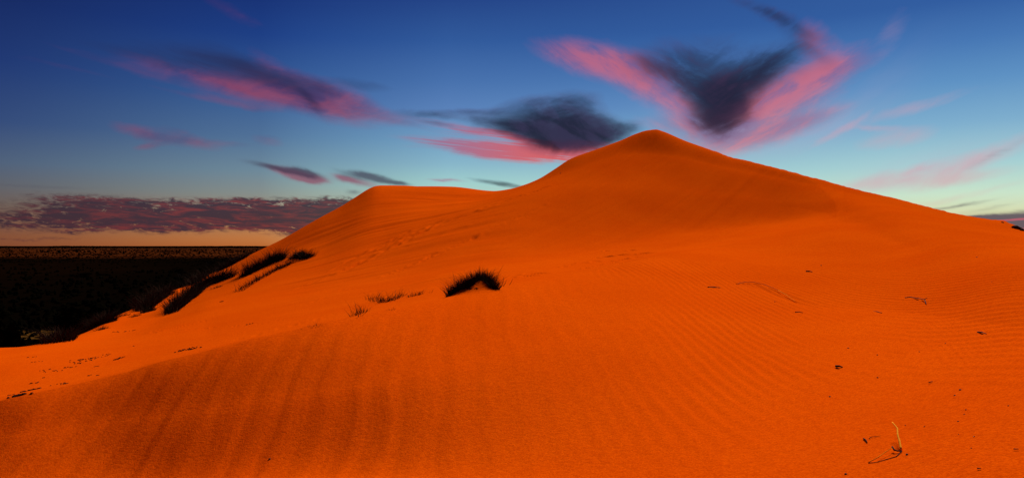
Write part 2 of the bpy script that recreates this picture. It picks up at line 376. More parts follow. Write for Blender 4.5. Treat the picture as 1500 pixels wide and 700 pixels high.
#  row/dist per layer at coarse columns, None -> interpolated
B_Y = [(-500, 10.8), (0, 8.2), (150, 8.2), (300, 7.8), (560, 7.2), (700, 6.8), (1000, 5.9), (1225, 5.2), (1500, 4.1), (2000, 3.4)]
E_ = [(-500, 694, 11.3), (0, 640, 8.85), (150, 620, 9.15), (300, 600, 9.05), (560, 560, 9.2), (700, 530, 9.8), (960, 475, 12.0), (1225, 450, 15.5), (1350, 460, 12.6), (1500, 480, 8.3), (2000, 520, 5.6)]
F_Y = [(-500, 11.8), (0, 9.5), (150, 10.1), (300, 10.4), (450, 11.1), (560, 12.1), (700, 14.6), (820, 17.5), (960, 23.5), (1100, 33), (1143, 35), (1225, 36), (1350, 23.5), (1500, 15.5), (2000, 10)]
G_ = [(-500, 650, 13.2), (0, 577, 11.5), (150, 547, 12.4), (300, 512, 13.2), (450, 480, 14.6), (560, 453.5, 15.8), (700, 423.5, 19), (820, 403, 23.5), (900, 387, 28), (960, 369, 32.5), (1030, 359, 35.5), (1100, 347, 37), (1143, 337, 38.5), (1178, 328, 39.5), (1205, 322, 40), (1225, 318, 39.5), (1350, 350, 26.5), (1500, 366, 19), (2000, 400, 12.5)]
H_ = [(-500, 600, 16.5), (0, 545, 15), (150, 518, 17.5), (300, 462, 27), (450, 432, 29), (560, 418, 29), (700, 392, 31.5), (774, 383, 33), (830, 375, 35), (900, 362, 37.8), (960, 345, 40.5), (1030, 340, 41.5), (1100, 333, 42.5), (1143, 322, 43.8), (1178, 316, 43.8), (1205, 308, 43.4), (1225, 304, 42.5), (1350, 335, 30), (1500, 357, 23), (2000, 390, 16)]
I_ = [(-500, 570, 18), (0, 526, 18.5), (150, 497, 24), (300, 433, 38), (380, 408, 39), (450, 395, 38.5), (500, 381, 40), (568, 350, 43), (637, 324, 46), (688, 307, 48), (723, 296, 49.5), (774, 279, 51.5), (830, 270, 50), (900, 271, 49.3), (960, 273, 49.5), (1030, 282, 48.5), (1100, 290, 47.5), (1143, 289, 47.6), (1178, 290, 47.2), (1205, 290, 46.6), (1225, 291, 45.3), (1350, 322, 34), (1500, 349, 28), (2000, 385, 21)]
J_ = [(-500, 555, 21), (0, 515, 21.5), (150, 483, 28.5), (300, 419, 43), (380, 388, 45), (450, 362, 46), (500, 339, 48), (568, 316, 49.5), (637, 302, 54), (688, 297, 56), (723, 291, 56.5), (774, 275, 57), (830, 250, 56.5), (900, 229, 56.5), (960, 221, 56.5), (1030, 241, 54), (1100, 252, 52), (1143, 260, 51.3), (1178, 266.5, 50.5), (1205, 273.5, 49.8), (1225, 278.5, 48.7), (1350, 311, 39), (1500, 342.5, 34), (2000, 381, 29)]
S_Y = [(-500, 24), (0, 24.5), (150, 32), (300, 47), (380, 50), (450, 51.5), (500, 54), (550, 57.5), (600, 60), (637, 61.5), (688, 63.5), (723, 64.5), (774, 64), (830, 62.5), (960, 62), (1050, 57.3), (1100, 55.3), (1178, 52.8), (1225, 51.5), (1350, 45.5), (1500, 40), (2000, 34)]
fine_px = np.array(sorted(set(COLS) | set(range(-180, 1740, 30)) | {p for p, _ in C_S} | {p for p, _ in C_F}), float)
def cur(tab, k=1):
    if tab is C_S or tab is C_F: return pchip([a[0] for a in tab], [a[k] for a in tab], fine_px)
    w_ = [(-60, .1), (-40, .15), (-20, .16), (0, .18), (20, .16), (40, .15), (60, .1)]
    return sum(wt * pchip([a[0] for a in tab], [a[k] for a in tab], np.clip(fine_px + o, tab[0][0], tab[-1][0])) for o, wt in w_)
layers = []
keep = []
hard = {float(p) for p, _ in C_S}
for v in fine_px:                                            # drop knots that crowd each other
    if keep and v - keep[-1] < 7:
        if v in hard and keep[-1] not in hard: keep[-1] = v
        elif v in hard: keep.append(v)
        continue
    keep.append(v)
fine_px = np.array(keep)
az_f = np.arctan((fine_px - 750) / FPX)
ca = np.cos(az_f)
def layer(pyv, Yv): layers.append((Yv / ca, -(pyv - HZ) / FPX * Yv))
layer(np.full_like(fine_px, 700.0), cur(B_Y))
layer(cur(E_), cur(E_, 2)); layer(cur(C_F), cur(F_Y))
for T in (G_, H_, I_, J_): layer(cur(T), cur(T, 2))
layer(cur(C_S), cur(S_Y))
LR = [l[0] for l in layers]; LZ = [l[1] for l in layers]
# first knots near the feet, last ones behind the skyline
nearz = LZ[0] - 0.02
lw = sstep(900, 0, fine_px)
LR = [np.full_like(fine_px, 0.25), LR[0] * (0.45 + 0.35 * lw)] + LR
LZ = [np.full_like(fine_px, -1.72), (LZ[0] * 0.5 - 0.86) * (1 - lw) + (LZ[0] - 0.42) * lw] + LZ
rs, zs = LR[-1], LZ[-1]
for dr, dz in ((1.6, -.22), (6, -1.9), (14, -5.2), (30, -11.5), (62, -21.2)):
    LR.append(rs + dr); LZ.append(np.maximum(zs + dz * (1 + (zs + 21) / 60 * (dr > 20)) if dr < 60 else np.full_like(zs, -21.5), -21.5))
LR = np.array(LR); LZ = np.array(LZ)                       # layers x fine columns
# bearings behind the photographer: gently rolling sand
gr = np.array([.25, 2.3, 5.2, 8, 13, 17, 22, 28, 34, 42, 43.6, 48, 56, 72, 104.]); gz = np.array([-1.72, -1.72, -1.75, -1.8, -1.9, -2.1, -2.3, -2.4, -2.6, -3, -3.2, -4.9, -8, -14, -21.5])
back = [100, 140, 180, 220, 260]
AZc = np.concatenate([np.degrees(az_f), back]); LRc = np.concatenate([LR] + [gr[:, None]] * 5, 1); LZc = np.concatenate([LZ] + [gz[:, None]] * 5, 1)
AZc = np.concatenate([[AZc[-1] - 360], AZc, [AZc[0] + 360]])
LRc = np.concatenate([LRc[:, -1:], LRc, LRc[:, :1]], 1); LZc = np.concatenate([LZc[:, -1:], LZc, LZc[:, :1]], 1)

def dune_grid(n_view, n_out, rows):
    pxs = np.linspace(-60, 1560, n_view)
    a_view = np.degrees(np.arctan((pxs - 750) / FPX))
    a_out = np.linspace(a_view[-1], a_view[0] + 360, n_out + 2)[1:-1]
    az = np.concatenate([a_view, a_out])
    azq = np.where(az > AZc[-1], az - 360, az)
    r_l = np.array([pchip(AZc, LRc[k], azq) for k in range(len(LRc))])
    z_l = np.array([pchip(AZc, LZc[k], azq) for k in range(len(LZc))])
    nseg = len(r_l) - 1
    tt = []
    for k in range(nseg):
        n = rows[k]; tt.append(k + np.arange(n) / n)
    tt = np.concatenate(tt + [[nseg]])
    rr = np.empty((len(tt), len(az))); zz = np.empty_like(rr)
    ks = np.minimum(tt.astype(int), nseg - 1); fr = tt - ks
    for c_ in range(len(az)):
        rk = r_l[:, c_]
        rr[:, c_] = rk[ks] + (rk[ks + 1] - rk[ks]) * fr
        zz[:, c_] = pchip(rk, z_l[:, c_], rr[:, c_])
    x = rr * np.sin(np.radians(az)); y = rr * np.cos(np.radians(az))
    # ease the joins between neighbouring bearings, keeping the skyline
    kw = max(1, n_view // 90); ker = np.hanning(2 * kw + 3)[1:-1]; ker /= ker.sum()
    seg = tt[:, None]; wgt = sstep(1.5, 2.2, seg) * (1 - sstep(8.2, 8.8, seg)) * (1 - np.exp(-((seg - 4) / .25) ** 2))
    sm = np.zeros_like(zz)
    for o, kv in zip(range(-kw, kw + 1), ker): sm += kv * zz[:, np.clip(np.arange(zz.shape[1]) + o, 0, zz.shape[1] - 1)]
    wgt = wgt * ((np.arange(zz.shape[1]) > kw) & (np.arange(zz.shape[1]) < n_view - kw))[None, :]
    zz = zz * (1 - wgt) + sm * wgt
    return x, y, zz, rr, tt

def relief(x, y, ztab, rr, tt):
    T = tt[:, None] + 0 * x
    PX = 750 + FPX * x / np.maximum(y, 0.3)
    ahead = (y > 0.5)
    # broad unevenness of the sand
    d = (0.035 + 0.035 * sstep(12, 25, rr)) * fbm(x * 0.16, y * 0.12, 3, 5) * sstep(3, 15, rr) * (1 - 0.85 * np.exp(-((T - 9) / 0.5) ** 2))
    warp = 0.30 * fbm(x * 0.55, y * 0.30, 3, 21) + 0.10 * fbm(x * 2.0, y * 0.8, 2, 31)
    # long soft wind waves on the near slope, running away from the camera
    w = x + 0.05 * y + 0.75 * warp + 0.07 * fbm(x * 1.1, y * 1.3, 2, 77)
    near = (1 - sstep(3.7, 4.1, T))
    crest = 0.060 * (1 - sstep(880, 1080, PX)) * np.exp(-np.abs(T - 4) / 0.30)
    d += crest
    left = 1 - 0.75 * sstep(450, 950, PX)
    amp = 0.0050 * np.clip(fbm(x * .7, y * .45, 3, 44) * 0.6 + .8, 0.4, 1.2)
    d += near * left * amp * (np.sin(2 * np.pi * w / 0.38) + 0.22 * np.sin(2 * np.pi * w / 0.21 + 2 * warp) + 0.10 * np.sin(2 * np.pi * (w + .4 * warp) / 0.093))
    # crisp wind ripples on the right slope
    w2 = x + 0.04 * y + 0.6 * warp
    lam = 0.20
    ph = w2 / lam; saw = ph - np.floor(ph)
    prof = np.where(saw < .68, saw / .68, (1 - saw) / .32)
    prof = prof * prof * (3 - 2 * prof) - 0.5
    right = sstep(820, 1120, PX + 140 * fbm(x * .4, y * .2, 2, 8)) * sstep(5.5, 11, rr) * np.where(PX < 1235, 1 - sstep(4.35, 4.75, T), 1) * (1 - sstep(8.9, 9.05, T) * 0.4)
    patchy = np.clip(0.75 + 0.9 * fbm(x * .25, y * .15, 2, 90), 0.1, 1.2)
    d += right * patchy * 0.024 * prof
    # faint avalanche streaks on the slip face, and grooves on the left flank
    slip = sstep(4.9, 5.5, T) * (1 - sstep(8.4, 8.9, T)) * np.where(PX < 1240, 1, 0) * sstep(480, 700, PX)
    q = x * 0.80 - y * 0.60
    p = x * 0.60 + y * 0.80
    d += slip * (0.028 * fbm(q * 1.9, p * 0.09, 3, 61))
    # the slip face is let in below a curved brink on its right side
    PYv = HZ - FPX * (ztab) / np.maximum(y, 0.3)
    def crease(pts, side, x0, x1, t0, t1, depth, wid, out0, out1, fadef):
        sel = (PX > x0) & (PX < x1) & (T > t0) & (T < t1)
        qx, qy = PX[sel], PYv[sel]; dm = np.full_like(qx, 1e9); sg = np.zeros_like(qx)
        for (ax, ay), (cx, cy) in zip(pts[:-1], pts[1:]):
            ex, ey = cx - ax, cy - ay; L2 = ex * ex + ey * ey
            u = np.clip(((qx - ax) * ex + (qy - ay) * ey) / L2, 0, 1)
            dd = np.hypot(qx - ax - u * ex, qy - ay - u * ey); cr = ex * (qy - ay) - ey * (qx - ax)
            m = dd < dm; dm = np.where(m, dd, dm); sg = np.where(m, cr, sg)
        low = np.where(sg * side > 0, -depth * (1 - np.exp(-dm / wid)) * (1 - sstep(out0, out1, dm)), 0.0) * fadef(qx)
        full = np.zeros_like(x); full[sel] = low
        return full
    d += crease([(1100, 244), (1150, 252), (1178, 260), (1198, 271), (1212, 284), (1223, 296), (1228, 308), (1224, 319), (1208, 328), (1180, 335), (1143, 344), (1095, 355), (1040, 365)],
                1, 900, 1300, 4, 9.3, 0.30, 26.0, 50, 150, lambda q: sstep(1075, 1160, q))
    # low shoulder running down the left flank, the ground behind it raised so that it shades darker
    d += crease([(440, 420), (500, 386), (568, 351), (637, 324), (688, 307), (730, 294), (774, 279), (850, 256)],
                -1, 440, 850, 4.5, 8.8, -0.30, 14.0, 20, 75, lambda q: sstep(470, 550, q) * (1 - sstep(660, 730, q)))
    flank = sstep(5.0, 5.6, T) * (1 - sstep(8.3, 8.9, T)) * sstep(380, 470, PX) * (1 - sstep(700, 800, PX))
    q2 = y * 0.93 - x * 0.37
    d += flank * 0.08 * fbm(q2 * 1.2, (x + y) * 0.08, 3, 71)
    # small grain lumps, tiny wobble of the skyline
    d += 0.004 * fbm(x * 6, y * 3, 2, 3) * (rr < 25) + 0.07 * fbm(x * 2.8, y * 2.2, 2, 12) * np.exp(-((T - 9) / 0.25) ** 2) * (PX > 1040)
    return np.where(ahead, d, 0.05 * fbm(x * .3, y * .3, 3, 5))

rows_hi = [3, 8, 95, 180, 60, 60, 75, 60, 60, 60][:10]
rows_hi = [3, 10, 60, 190, 60, 70, 80, 60, 60, 8, 6, 6, 8, 8]
# order of segments: feet, near, bottom..E, E..F, F..G, G..H, H..I, I..J, J..S, behind x5
assert len(rows_hi) == len(LR) - 1, (len(rows_hi), len(LR))
lx, ly, lz, lr, lt = dune_grid(330, 30, [max(2, r // 4) for r in rows_hi])
lz = lz + relief(lx, ly, lz, lr, lt) * 0.0
nr_, nc_ = lx.shape
vs = np.stack([lx, ly, lz], -1).reshape(-1, 3)
ii, jj = np.meshgrid(np.arange(nr_ - 1), np.arange(nc_ - 1), indexing='ij')
qs = np.stack([ii * nc_ + jj, ii * nc_ + jj + 1, (ii + 1) * nc_ + jj + 1, (ii + 1) * nc_ + jj], -1).reshape(-1, 4)
bvh0 = BVHTree.FromPolygons([tuple(v) for v in vs], [tuple(int(k) for k in q) for q in qs])
def hit(px, py, tree=None):
    d = Vector(((px - 750) / FPX, 1.0, -(py - HZ) / FPX)).normalized()
    p, n, i, dist = (tree or bvh0).ray_cast(Vector((0, 0, 0)), d)
    return p

# footprints, scuffs and little wind hollows pressed into the sand: (photo px, py, half length m, half width m, depth m, turn)
dents = []
for (px, py, s) in [(890, 375.5, 1), (908, 373, 1.2), (911, 380, 1), (925, 366, .7), (944, 370.5, 1), (930, 377, .8), (895, 386, .8), (872, 383, .7), (853, 385, .7), (888, 367, .5), (784, 402, 1.3), (773, 405, 1), (858, 394, .5), (876, 390, .5), (835, 388, .5), (826, 391, .5), (905, 390, .4)]:
    p = hit(px, py)
    if p: dents.append((p.x, p.y, .24 * s, .14 * s, .15, 10))
drng = random.Random(4)
def trail(a, b_, n, jit, size, depth):
    pa, pb = hit(*a), hit(*b_)
    rot = math.degrees(math.atan2(pb.y - pa.y, pb.x - pa.x))
    for k in range(n):
        u = (k + drng.random() * .8) / n
        p = hit(a[0] + (b_[0] - a[0]) * u + drng.uniform(-jit, jit), a[1] + (b_[1] - a[1]) * u + drng.uniform(-jit, jit) * .6)
        if p: dents.append((p.x, p.y, size * drng.uniform(1.0, 3.2), size * .42, depth * drng.uniform(.3, 1.0), rot + drng.uniform(-6, 6)))
trail((500, 398), (640, 330), 50, 2.6, .30, .075); trail((496, 390), (600, 340), 24, 2, .25, .06); trail((540, 372), (640, 327), 18, 1.5, .26, .075)
trail((570, 402), (700, 345), 34, 1.6, .22, .06); trail((640, 330), (800, 275), 40, 1.8, .26, .07); trail((586, 365), (735, 312), 20, 1.6, .22, .04)
trail((440, 420), (560, 372), 16, 2, .24, .04); trail((690, 350), (800, 300), 16, 2, .24, .04)
trail((205, 488), (420, 470), 16, 3, .10, .03); trail((320, 445), (345, 440), 3, 2, .18, .05); trail((150, 500), (300, 470), 12, 4, .10, .03)
trail((440, 448), (520, 420), 8, 3, .12, .03); trail((340, 500), (500, 460), 10, 4, .08, .025); trail((700, 405), (760, 408), 4, 2, .14, .03)
def add_dents(x, y, d):
    for (cx, cy, a, b_, dep, rot) in dents:
        m = (np.abs(x - cx) < a * 3.2) & (np.abs(y - cy) < a * 3.2)
        if not m.any(): continue
        c0, s0 = math.cos(R(rot)), math.sin(R(rot))
        u = ((x[m] - cx) * c0 + (y[m] - cy) * s0) / a; v = (-(x[m] - cx) * s0 + (y[m] - cy) * c0) / b_
        q = u * u + v * v
        d[m] += -dep * np.exp(-q) + dep * 0.35 * np.exp(-((np.sqrt(q) - 1.6) / .45) ** 2)
    return d

gx, gy, gz_, grr, gtt = dune_grid(1150, 60, rows_hi)
disp = relief(gx, gy, gz_, grr, gtt)
disp = add_dents(gx, gy, disp)
# wind hollow beside the half-buried stick
hp = [hit(1078, 416), hit(1105, 416), hit(1138, 428), hit(1165, 442)]
for k in range(40):
    u = k / 39 * 3; i = min(int(u), 2); f = u - i
    c_ = hp[i].lerp(hp[i + 1], f); wd = 0.10 + 0.30 * math.sin(math.pi * k / 39)
    m = (np.abs(gx - c_.x) < 1.2) & (np.abs(gy - c_.y) < 2.6)
    du = (gx[m] - c_.x) / 0.20; dv = (gy[m] - c_.y)
    side = np.where(dv < 0, np.exp(-(dv / (wd * 4.0)) ** 2), np.exp(-(dv / 0.20) ** 2))
    disp[m] -= 0.0032 * np.exp(-du ** 2) * side * (0.4 + wd * 3)
# sand piled up under the arched tussock
tus = hit(693, 431)
TY = tus.y
def tx(px, yo): return (px - 750) / FPX * (TY + yo)
disp += 0.19 * np.exp(-((gx - tx(702, .42)) / .22) ** 2 - ((gy - TY - .42) / np.where(gy < TY + .42, .52, .5)) ** 2)
disp += 0.09 * np.exp(-((gx - tx(676, .12)) / .20) ** 2 - ((gy - TY - .12) / .30) ** 2)
P3 = np.stack([gx, gy, gz_ + disp], -1)
dune_mesh = gridmesh('dune', P3, True)
dune = link('dune', dune_mesh, M_sand, None, kind='structure')
# collision tree of the finished dune (view part only, thinned)
st = 2
sub = P3[::st, :1150:st]
nr_, nc_ = sub.shape[:2]
ii, jj = np.meshgrid(np.arange(nr_ - 1), np.arange(nc_ - 1), indexing='ij')
qs = np.stack([ii * nc_ + jj, ii * nc_ + jj + 1, (ii + 1) * nc_ + jj + 1, (ii + 1) * nc_ + jj], -1).reshape(-1, 4)
bvh = BVHTree.FromPolygons(sub.reshape(-1, 3).tolist(), qs.tolist())
def ground(px, py):
    p = hit(px, py, bvh)
    return p if p is not None else hit(px, py)
def drop(x, y):
    p, n, i, d = bvh.ray_cast(Vector((x, y, 60)), Vector((0, 0, -1)))
    return p

# ------------------------------------------------------------------ the plain
ZP = -20.0
ang = np.radians(np.concatenate([np.linspace(-40, 10, 260), np.linspace(10, 320, 100)[1:-1]]))
rad = np.concatenate([np.linspace(30, 120, 12), np.geomspace(125, 60000, 170)])
A_, R_ = np.meshgrid(ang, rad)
x, y = R_ * np.sin(A_), R_ * np.cos(A_)
zp = ZP + 0.5 * fbm(x * .02, y * .02, 3, 7) * sstep(60, 200, R_) + sstep(1500, 6000, R_) * 3.5 * fbm(x * .0009, y * .0005, 3, 3)
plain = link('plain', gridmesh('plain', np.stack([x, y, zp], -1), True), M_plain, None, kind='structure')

# ------------------------------------------------------------------ plants
def blades_mesh(name, bases, n, hmin, hmax, width, spread, lean=(0, 0), seed=1, segs=3):
    """many thin bent blades; bases = list of (Vector, weight) ; returns a mesh in world coordinates minus origin"""
    r = random.Random(seed); V, F = [], []
    tot = sum(w for _, w in bases)
    for (bp, w) in bases:
        k = max(1, int(n * w / tot))
        for _ in range(k):
            a = r.uniform(0, 2 * math.pi); off_ = spread * math.sqrt(r.random())
            p = Vector((bp.x + off_ * math.cos(a), bp.y + off_ * math.sin(a), 0))
            g_ = drop(p.x, p.y)
            p.z = (g_.z if g_ else bp.z) - 0.03
            h = r.uniform(hmin, hmax) * (0.50 + 0.75 * r.random() ** 2) * min(1.0, 0.45 + w)
            a2 = a + r.uniform(-1.2, 1.2); tilt = r.uniform(.05, 1.15) * (.5 + off_ / max(spread, 1e-3) * .7)
            dx_, dy_ = math.cos(a2) * tilt + lean[0], math.sin(a2) * tilt + lean[1]
            ww = width * r.uniform(.6, 1.3)
            ta = r.uniform(0, math.pi); sx, sy = math.cos(ta) * ww, math.sin(ta) * ww
            i0 = len(V)
            for s in range(segs + 1):
                u = s / segs
                c_ = Vector((p.x + dx_ * h * u * (0.5 + 0.5 * u), p.y + dy_ * h * u * (0.5 + .5 * u), p.z + h * u * (1 - 0.22 * u)))
                if s < segs:
                    q = 1 - u * 0.75
                    V.append((c_.x - sx * q, c_.y - sy * q, c_.z)); V.append((c_.x + sx * q, c_.y + sy * q, c_.z))
                else: V.append(tuple(c_))
            for s in range(segs - 1):
                F.append((i0 + 2 * s, i0 + 2 * s + 1, i0 + 2 * s + 3, i0 + 2 * s + 2))
            F.append((i0 + 2 * segs - 2, i0 + 2 * segs - 1, i0 + 2 * segs))
    return V, F
def localise(V, o): return [(v[0] - o.x, v[1] - o.y, v[2] - o.z) for v in V]

def tube(pts, radii, sides=7):
    """tapered bent tube through pts"""
    V, F = [], []
    for i, p in enumerate(pts):
        d = (pts[min(i + 1, len(pts) - 1)] - pts[max(i - 1, 0)]).normalized()
        u = d.orthogonal().normalized() if i == 0 else (u_prev - d * u_prev.dot(d)).normalized()
        u_prev = u; v = d.cross(u)
        for s in range(sides):
            a = 2 * math.pi * s / sides
            V.append(tuple(p + (u * math.cos(a) + v * math.sin(a)) * radii[i]))
    for i in range(len(pts) - 1):
        for s in range(sides):
            s2 = (s + 1) % sides
            F.append((i * sides + s, i * sides + s2, (i + 1) * sides + s2, (i + 1) * sides + s))
    F.append(tuple(range(sides))[::-1]); F.append(tuple((len(pts) - 1) * sides + s for s in range(sides)))
    return V, F

def path_bases(pts, step=2.0):
    """pts: (px, py, weight) polyline in the photo; sampled to ground points"""
    out = []
    for (a, b_) in zip(pts[:-1], pts[1:]):
        L = math.hypot(b_[0] - a[0], b_[1] - a[1]); n = max(1, int(L / step))
        for k in range(n):
            u = k / n
            p = ground(a[0] + (b_[0] - a[0]) * u, a[1] + (b_[1] - a[1]) * u)
            if p: out.append((p.copy(), (a[2] + (b_[2] - a[2]) * u) * (0.55 + 0.75 * abs(math.sin(a[0] * 0.9 + k * 1.7)))))
    return out

def tussock(name, label, cat, pts, n, hmin, hmax, width, spread, lean=(0, 0), seed=1, mat=None, group='grass tussocks on the dune', stalks=()):
    if pts is None:                     # the arched tussock stands on its own little mound: (photo px, metres behind the crest, weight)
        bs = []
        for px, yo, w in [(659, .02, .7), (662, .1, .9), (666, .02, 1), (668, .16, 1), (672, .04, 1), (674, .2, 1), (678, .04, 1), (679, .22, 1), (683, .06, 1), (684, .25, 1), (688, .10, .9), (689, .28, 1), (693, .32, 1),
                          (697, .42, 1), (700, .48, 1), (704, .52, 1), (708, .50, 1), (711, .45, 1), (714, .36, 1), (717, .28, 1), (720, .22, 1), (723, .14, .9), (726, .10, .8), (706, .58, 1), (694, .44, 1), (713, .54, .9), (688, .4, .9), (720, .34, .9)]:
            g_ = drop(tx(px, yo), TY + yo)
            bs.append((g_.copy(), w))
    else: bs = path_bases(pts)
    o0 = sum((p for p, _ in bs), Vector()) / len(bs)
    e = empty(name, o0, label=label, category=cat, group=group)
    V, F = blades_mesh(name, bs, n, hmin, hmax, width, spread, lean, seed)
    link('blades', pymesh('blades', localise(V, o0), F), mat or M_grass, e, kind='stuff')
    for (a, b_) in stalks:
        p = ground(*a)
        top = Vector(((b_[0] - 750) / FPX * p.y, p.y, -(b_[1] - HZ) / FPX * p.y))
        mid_ = p.lerp(top, .5) + Vector((0.02, 0.03, 0.0))
        V, F = tube([p - Vector((0, 0, .03)), mid_, top], [.006, .0045, .002], 5)
        link('stalk', pymesh('stalk', localise(V, o0), F, True), M_grass, e)
    return e

tussock('grass_tussock', 'dense black tussock bent in an arch round a small sand hollow', 'grass tussock',
        None,
        4200, .16, .40, .0050, .075, seed=3, stalks=[((722, 412), (738, 387)), ((718, 408), (726, 391)), ((733, 421), (738, 405)), ((736, 419), (742, 410)), ((665, 412), (663, 398)), ((652, 428), (648, 419)), ((745, 417), (751, 408))])
tussock('grass_tussock', 'longest dark grass tussock running up the left flank of the dune', 'grass tussock',
        [(250, 459, .7), (258, 452, 1), (270, 443, 1), (282, 434, 1), (292, 424, 1), (303, 418, 1), (315, 414, 1), (328, 409, .8), (340, 406, .45)],
        3800, .5, 1.2, .013, .34, lean=(.1, .1), seed=5)
tussock('grass_tussock', 'spiky dark tussock on the flank above the longest one', 'grass tussock',
        [(358, 405, .6), (366, 400, .8), (378, 394, .9), (390, 388, .9), (400, 382, .8), (409, 381, 1.25), (413, 380, 1.1)],
        2300, .45, 1.15, .012, .32, lean=(.15, .05), seed=6)
tussock('grass_tussock', 'small dark tussock highest up the left flank', 'grass tussock',
        [(430, 378, .7), (438, 376, 1.0), (448, 378, .8), (457, 376, .5)], 1100, .3, .75, .012, .32, lean=(.1, 0), seed=7)
tussock('grass_tussock', 'thin ragged strip of dark grass below the spiky tussock', 'grass tussock',
        [(350, 427, .4), (360, 421, .5), (372, 413, .7), (384, 407, .6), (394, 401, .8), (402, 396, .9), (416, 391, .9), (430, 384, .7)], 900, .18, .55, .011, .26, lean=(.1, 0), seed=8)
tussock('grass_tussock', 'low reddish black bush of grass on the brink left of the longest tussock', 'grass tussock',
        [(208, 455, .7), (216, 448, .9), (226, 441, 1), (238, 433, .9), (246, 429, .6)], 2200, .45, 1.0, .013, .42, seed=9, mat=M_grass_red)
tussock('grass_tussock', 'small scrap of grass under the low bush on the brink', 'grass tussock',
        [(212, 458, .7), (218, 454, .9), (224, 456, .6)], 500, .2, .4, .011, .18, seed=10)
tussock('grass_tussock', 'dark scrubby grass on the lower brink above the pale hollow', 'grass tussock',
        [(84, 501, .3), (95, 495, .7), (112, 488, 1), (128, 483, 1), (142, 478, .9), (156, 472, .6)], 4200, .25, .75, .010, .45, seed=11, mat=M_grass_red)
tussock('grass_tussock', 'reddish grass fringe peeking over the brink beside the longest tussock', 'grass tussock',
        [(280, 417, .5), (290, 411, .8), (300, 406, .8)], 700, .3, .8, .012, .3, seed=12, mat=M_grass_red)
tussock('grass_tussock', 'reddish grass fringe on the steep brink where the dune meets the plain', 'grass tussock',
        [(318, 398, .5), (335, 390, .8), (350, 382, .8), (362, 376, .6)], 900, .3, .75, .012, .3, seed=13, mat=M_grass_red)
tussock('dead_grass', 'wispy dead grass lying flat left of the arched tussock', 'dead grass',
        [(542, 438, .6), (550, 441, .9), (560, 443, 1), (570, 442, .9), (580, 437, .8), (590, 433, .6)], 300, .18, .42, .0055, .13, lean=(.3, 0), seed=14, group='wisps of dead grass on the near crest')
tussock('dead_grass', 'tiny wisp of dead grass between the flat wisps and arched tussock', 'dead grass',
        [(600, 435, .6), (609, 433, .8), (619, 430, .6)], 110, .12, .3, .005, .10, lean=(.2, 0), seed=15, group='wisps of dead grass on the near crest')
tussock('dead_grass', 'sparse upright stems of dead grass on the near crest', 'dead grass',
        [(518, 464, .5), (528, 459, 1), (536, 456, .8)], 90, .16, .38, .005, .12, lean=(-.1, 0), seed=16, group='wisps of dead grass on the near crest', stalks=[((530, 456), (521, 444))])
tussock('dead_grass', 'small pale wisp of grass at the left end of the crest line', 'dead grass',
        [(452, 481, .5), (460, 478, .8), (468, 476, .5)], 60, .05, .13, .003, .08, seed=17, mat=M_brown, group='wisps of dead grass on the near crest')
tussock('dead_grass', 'few short dead blades just under the flat wisps', 'dead grass',
        [(571, 455, .5), (577, 452, .8)], 26, .06, .13, .004, .05, seed=18, group='wisps of dead grass on the near crest')
tussock('dead_grass', 'single tiny upright wisp left of the arched tussock', 'dead grass',
        [(631, 429, .6), (634, 428, .8)], 12, .08, .2, .004, .03, seed=19, group='wisps of dead grass on the near crest')

# scattered sprigs along the lower brink
for k, (px, py, lab) in enumerate([(318, 421, 'dark curled sprig just under the longest tussock tip'), (182, 462, 'dark sprig on the brink between two bushes'), (198, 463, 'small dark sprig in the sand below the brink'), (150, 482, 'sprig of dark grass where the brink flattens out')]):
    tussock('grass_sprig', lab, 'grass sprig', [(px - 6, py + 2, .6), (px, py, .9), (px + 6, py - 1, .6)], 130, .10, .28, .008, .15, seed=30 + k, group='small sprigs on the brink')

# ------------------------------------------------------------------ sticks and stones
def stick(name, label, pts, mat, r0, lift=0.009, cat='twig', group=None, parts=None, sides=7, solve=False):
    """pts: (px, py, height above sand) along the stick"""
    P_ = []
    for (px, py, h) in pts:
        g_ = ground(px, py)
        if solve and h > 0:                      # solve so that the raised point still stands on its own ray
            for _ in range(6):
                yy = g_.y
                c_ = Vector(((px - 750) / FPX * yy, yy, -(py - HZ) / FPX * yy))
                gg = drop(c_.x, c_.y)
                err = h - (c_.z - gg.z)
                g_ = Vector((c_.x, yy - err * 1.9, 0))
            yy = g_.y
            P_.append(Vector(((px - 750) / FPX * yy, yy, -(py - HZ) / FPX * yy)))
        else: P_.append(g_ + Vector((0, 0, lift + h)))
    o0 = P_[0].copy()
    n = len(P_); fine, rad_ = [], []
    for i in range(n - 1):
        for s in range(4):
            u = s / 4
            a = P_[max(i - 1, 0)]; b_ = P_[i]; c_ = P_[i + 1]; d = P_[min(i + 2, n - 1)]
            fine.append(b_.lerp(c_, u))
            rad_.append(r0 * (1 - .45 * (i + u) / (n - 1)) * (1.18 if s == 0 and i else 1))
    fine.append(P_[-1]); rad_.append(r0 * .5)
    V, F = tube(fine, rad_, sides)
    return V, F, o0
def add_stick(name, label, pts, mat, r0, group='twigs and sticks on the rippled sand', cat='twig', **k):
    V, F, o0 = stick(name, label, pts, mat, r0, **k)
    props = dict(label=label, category=cat)
    if group: props['group'] = group
    o = link(name, pymesh(name, localise(V, o0), F, True), mat, None, **props); o.location = o0
    return o

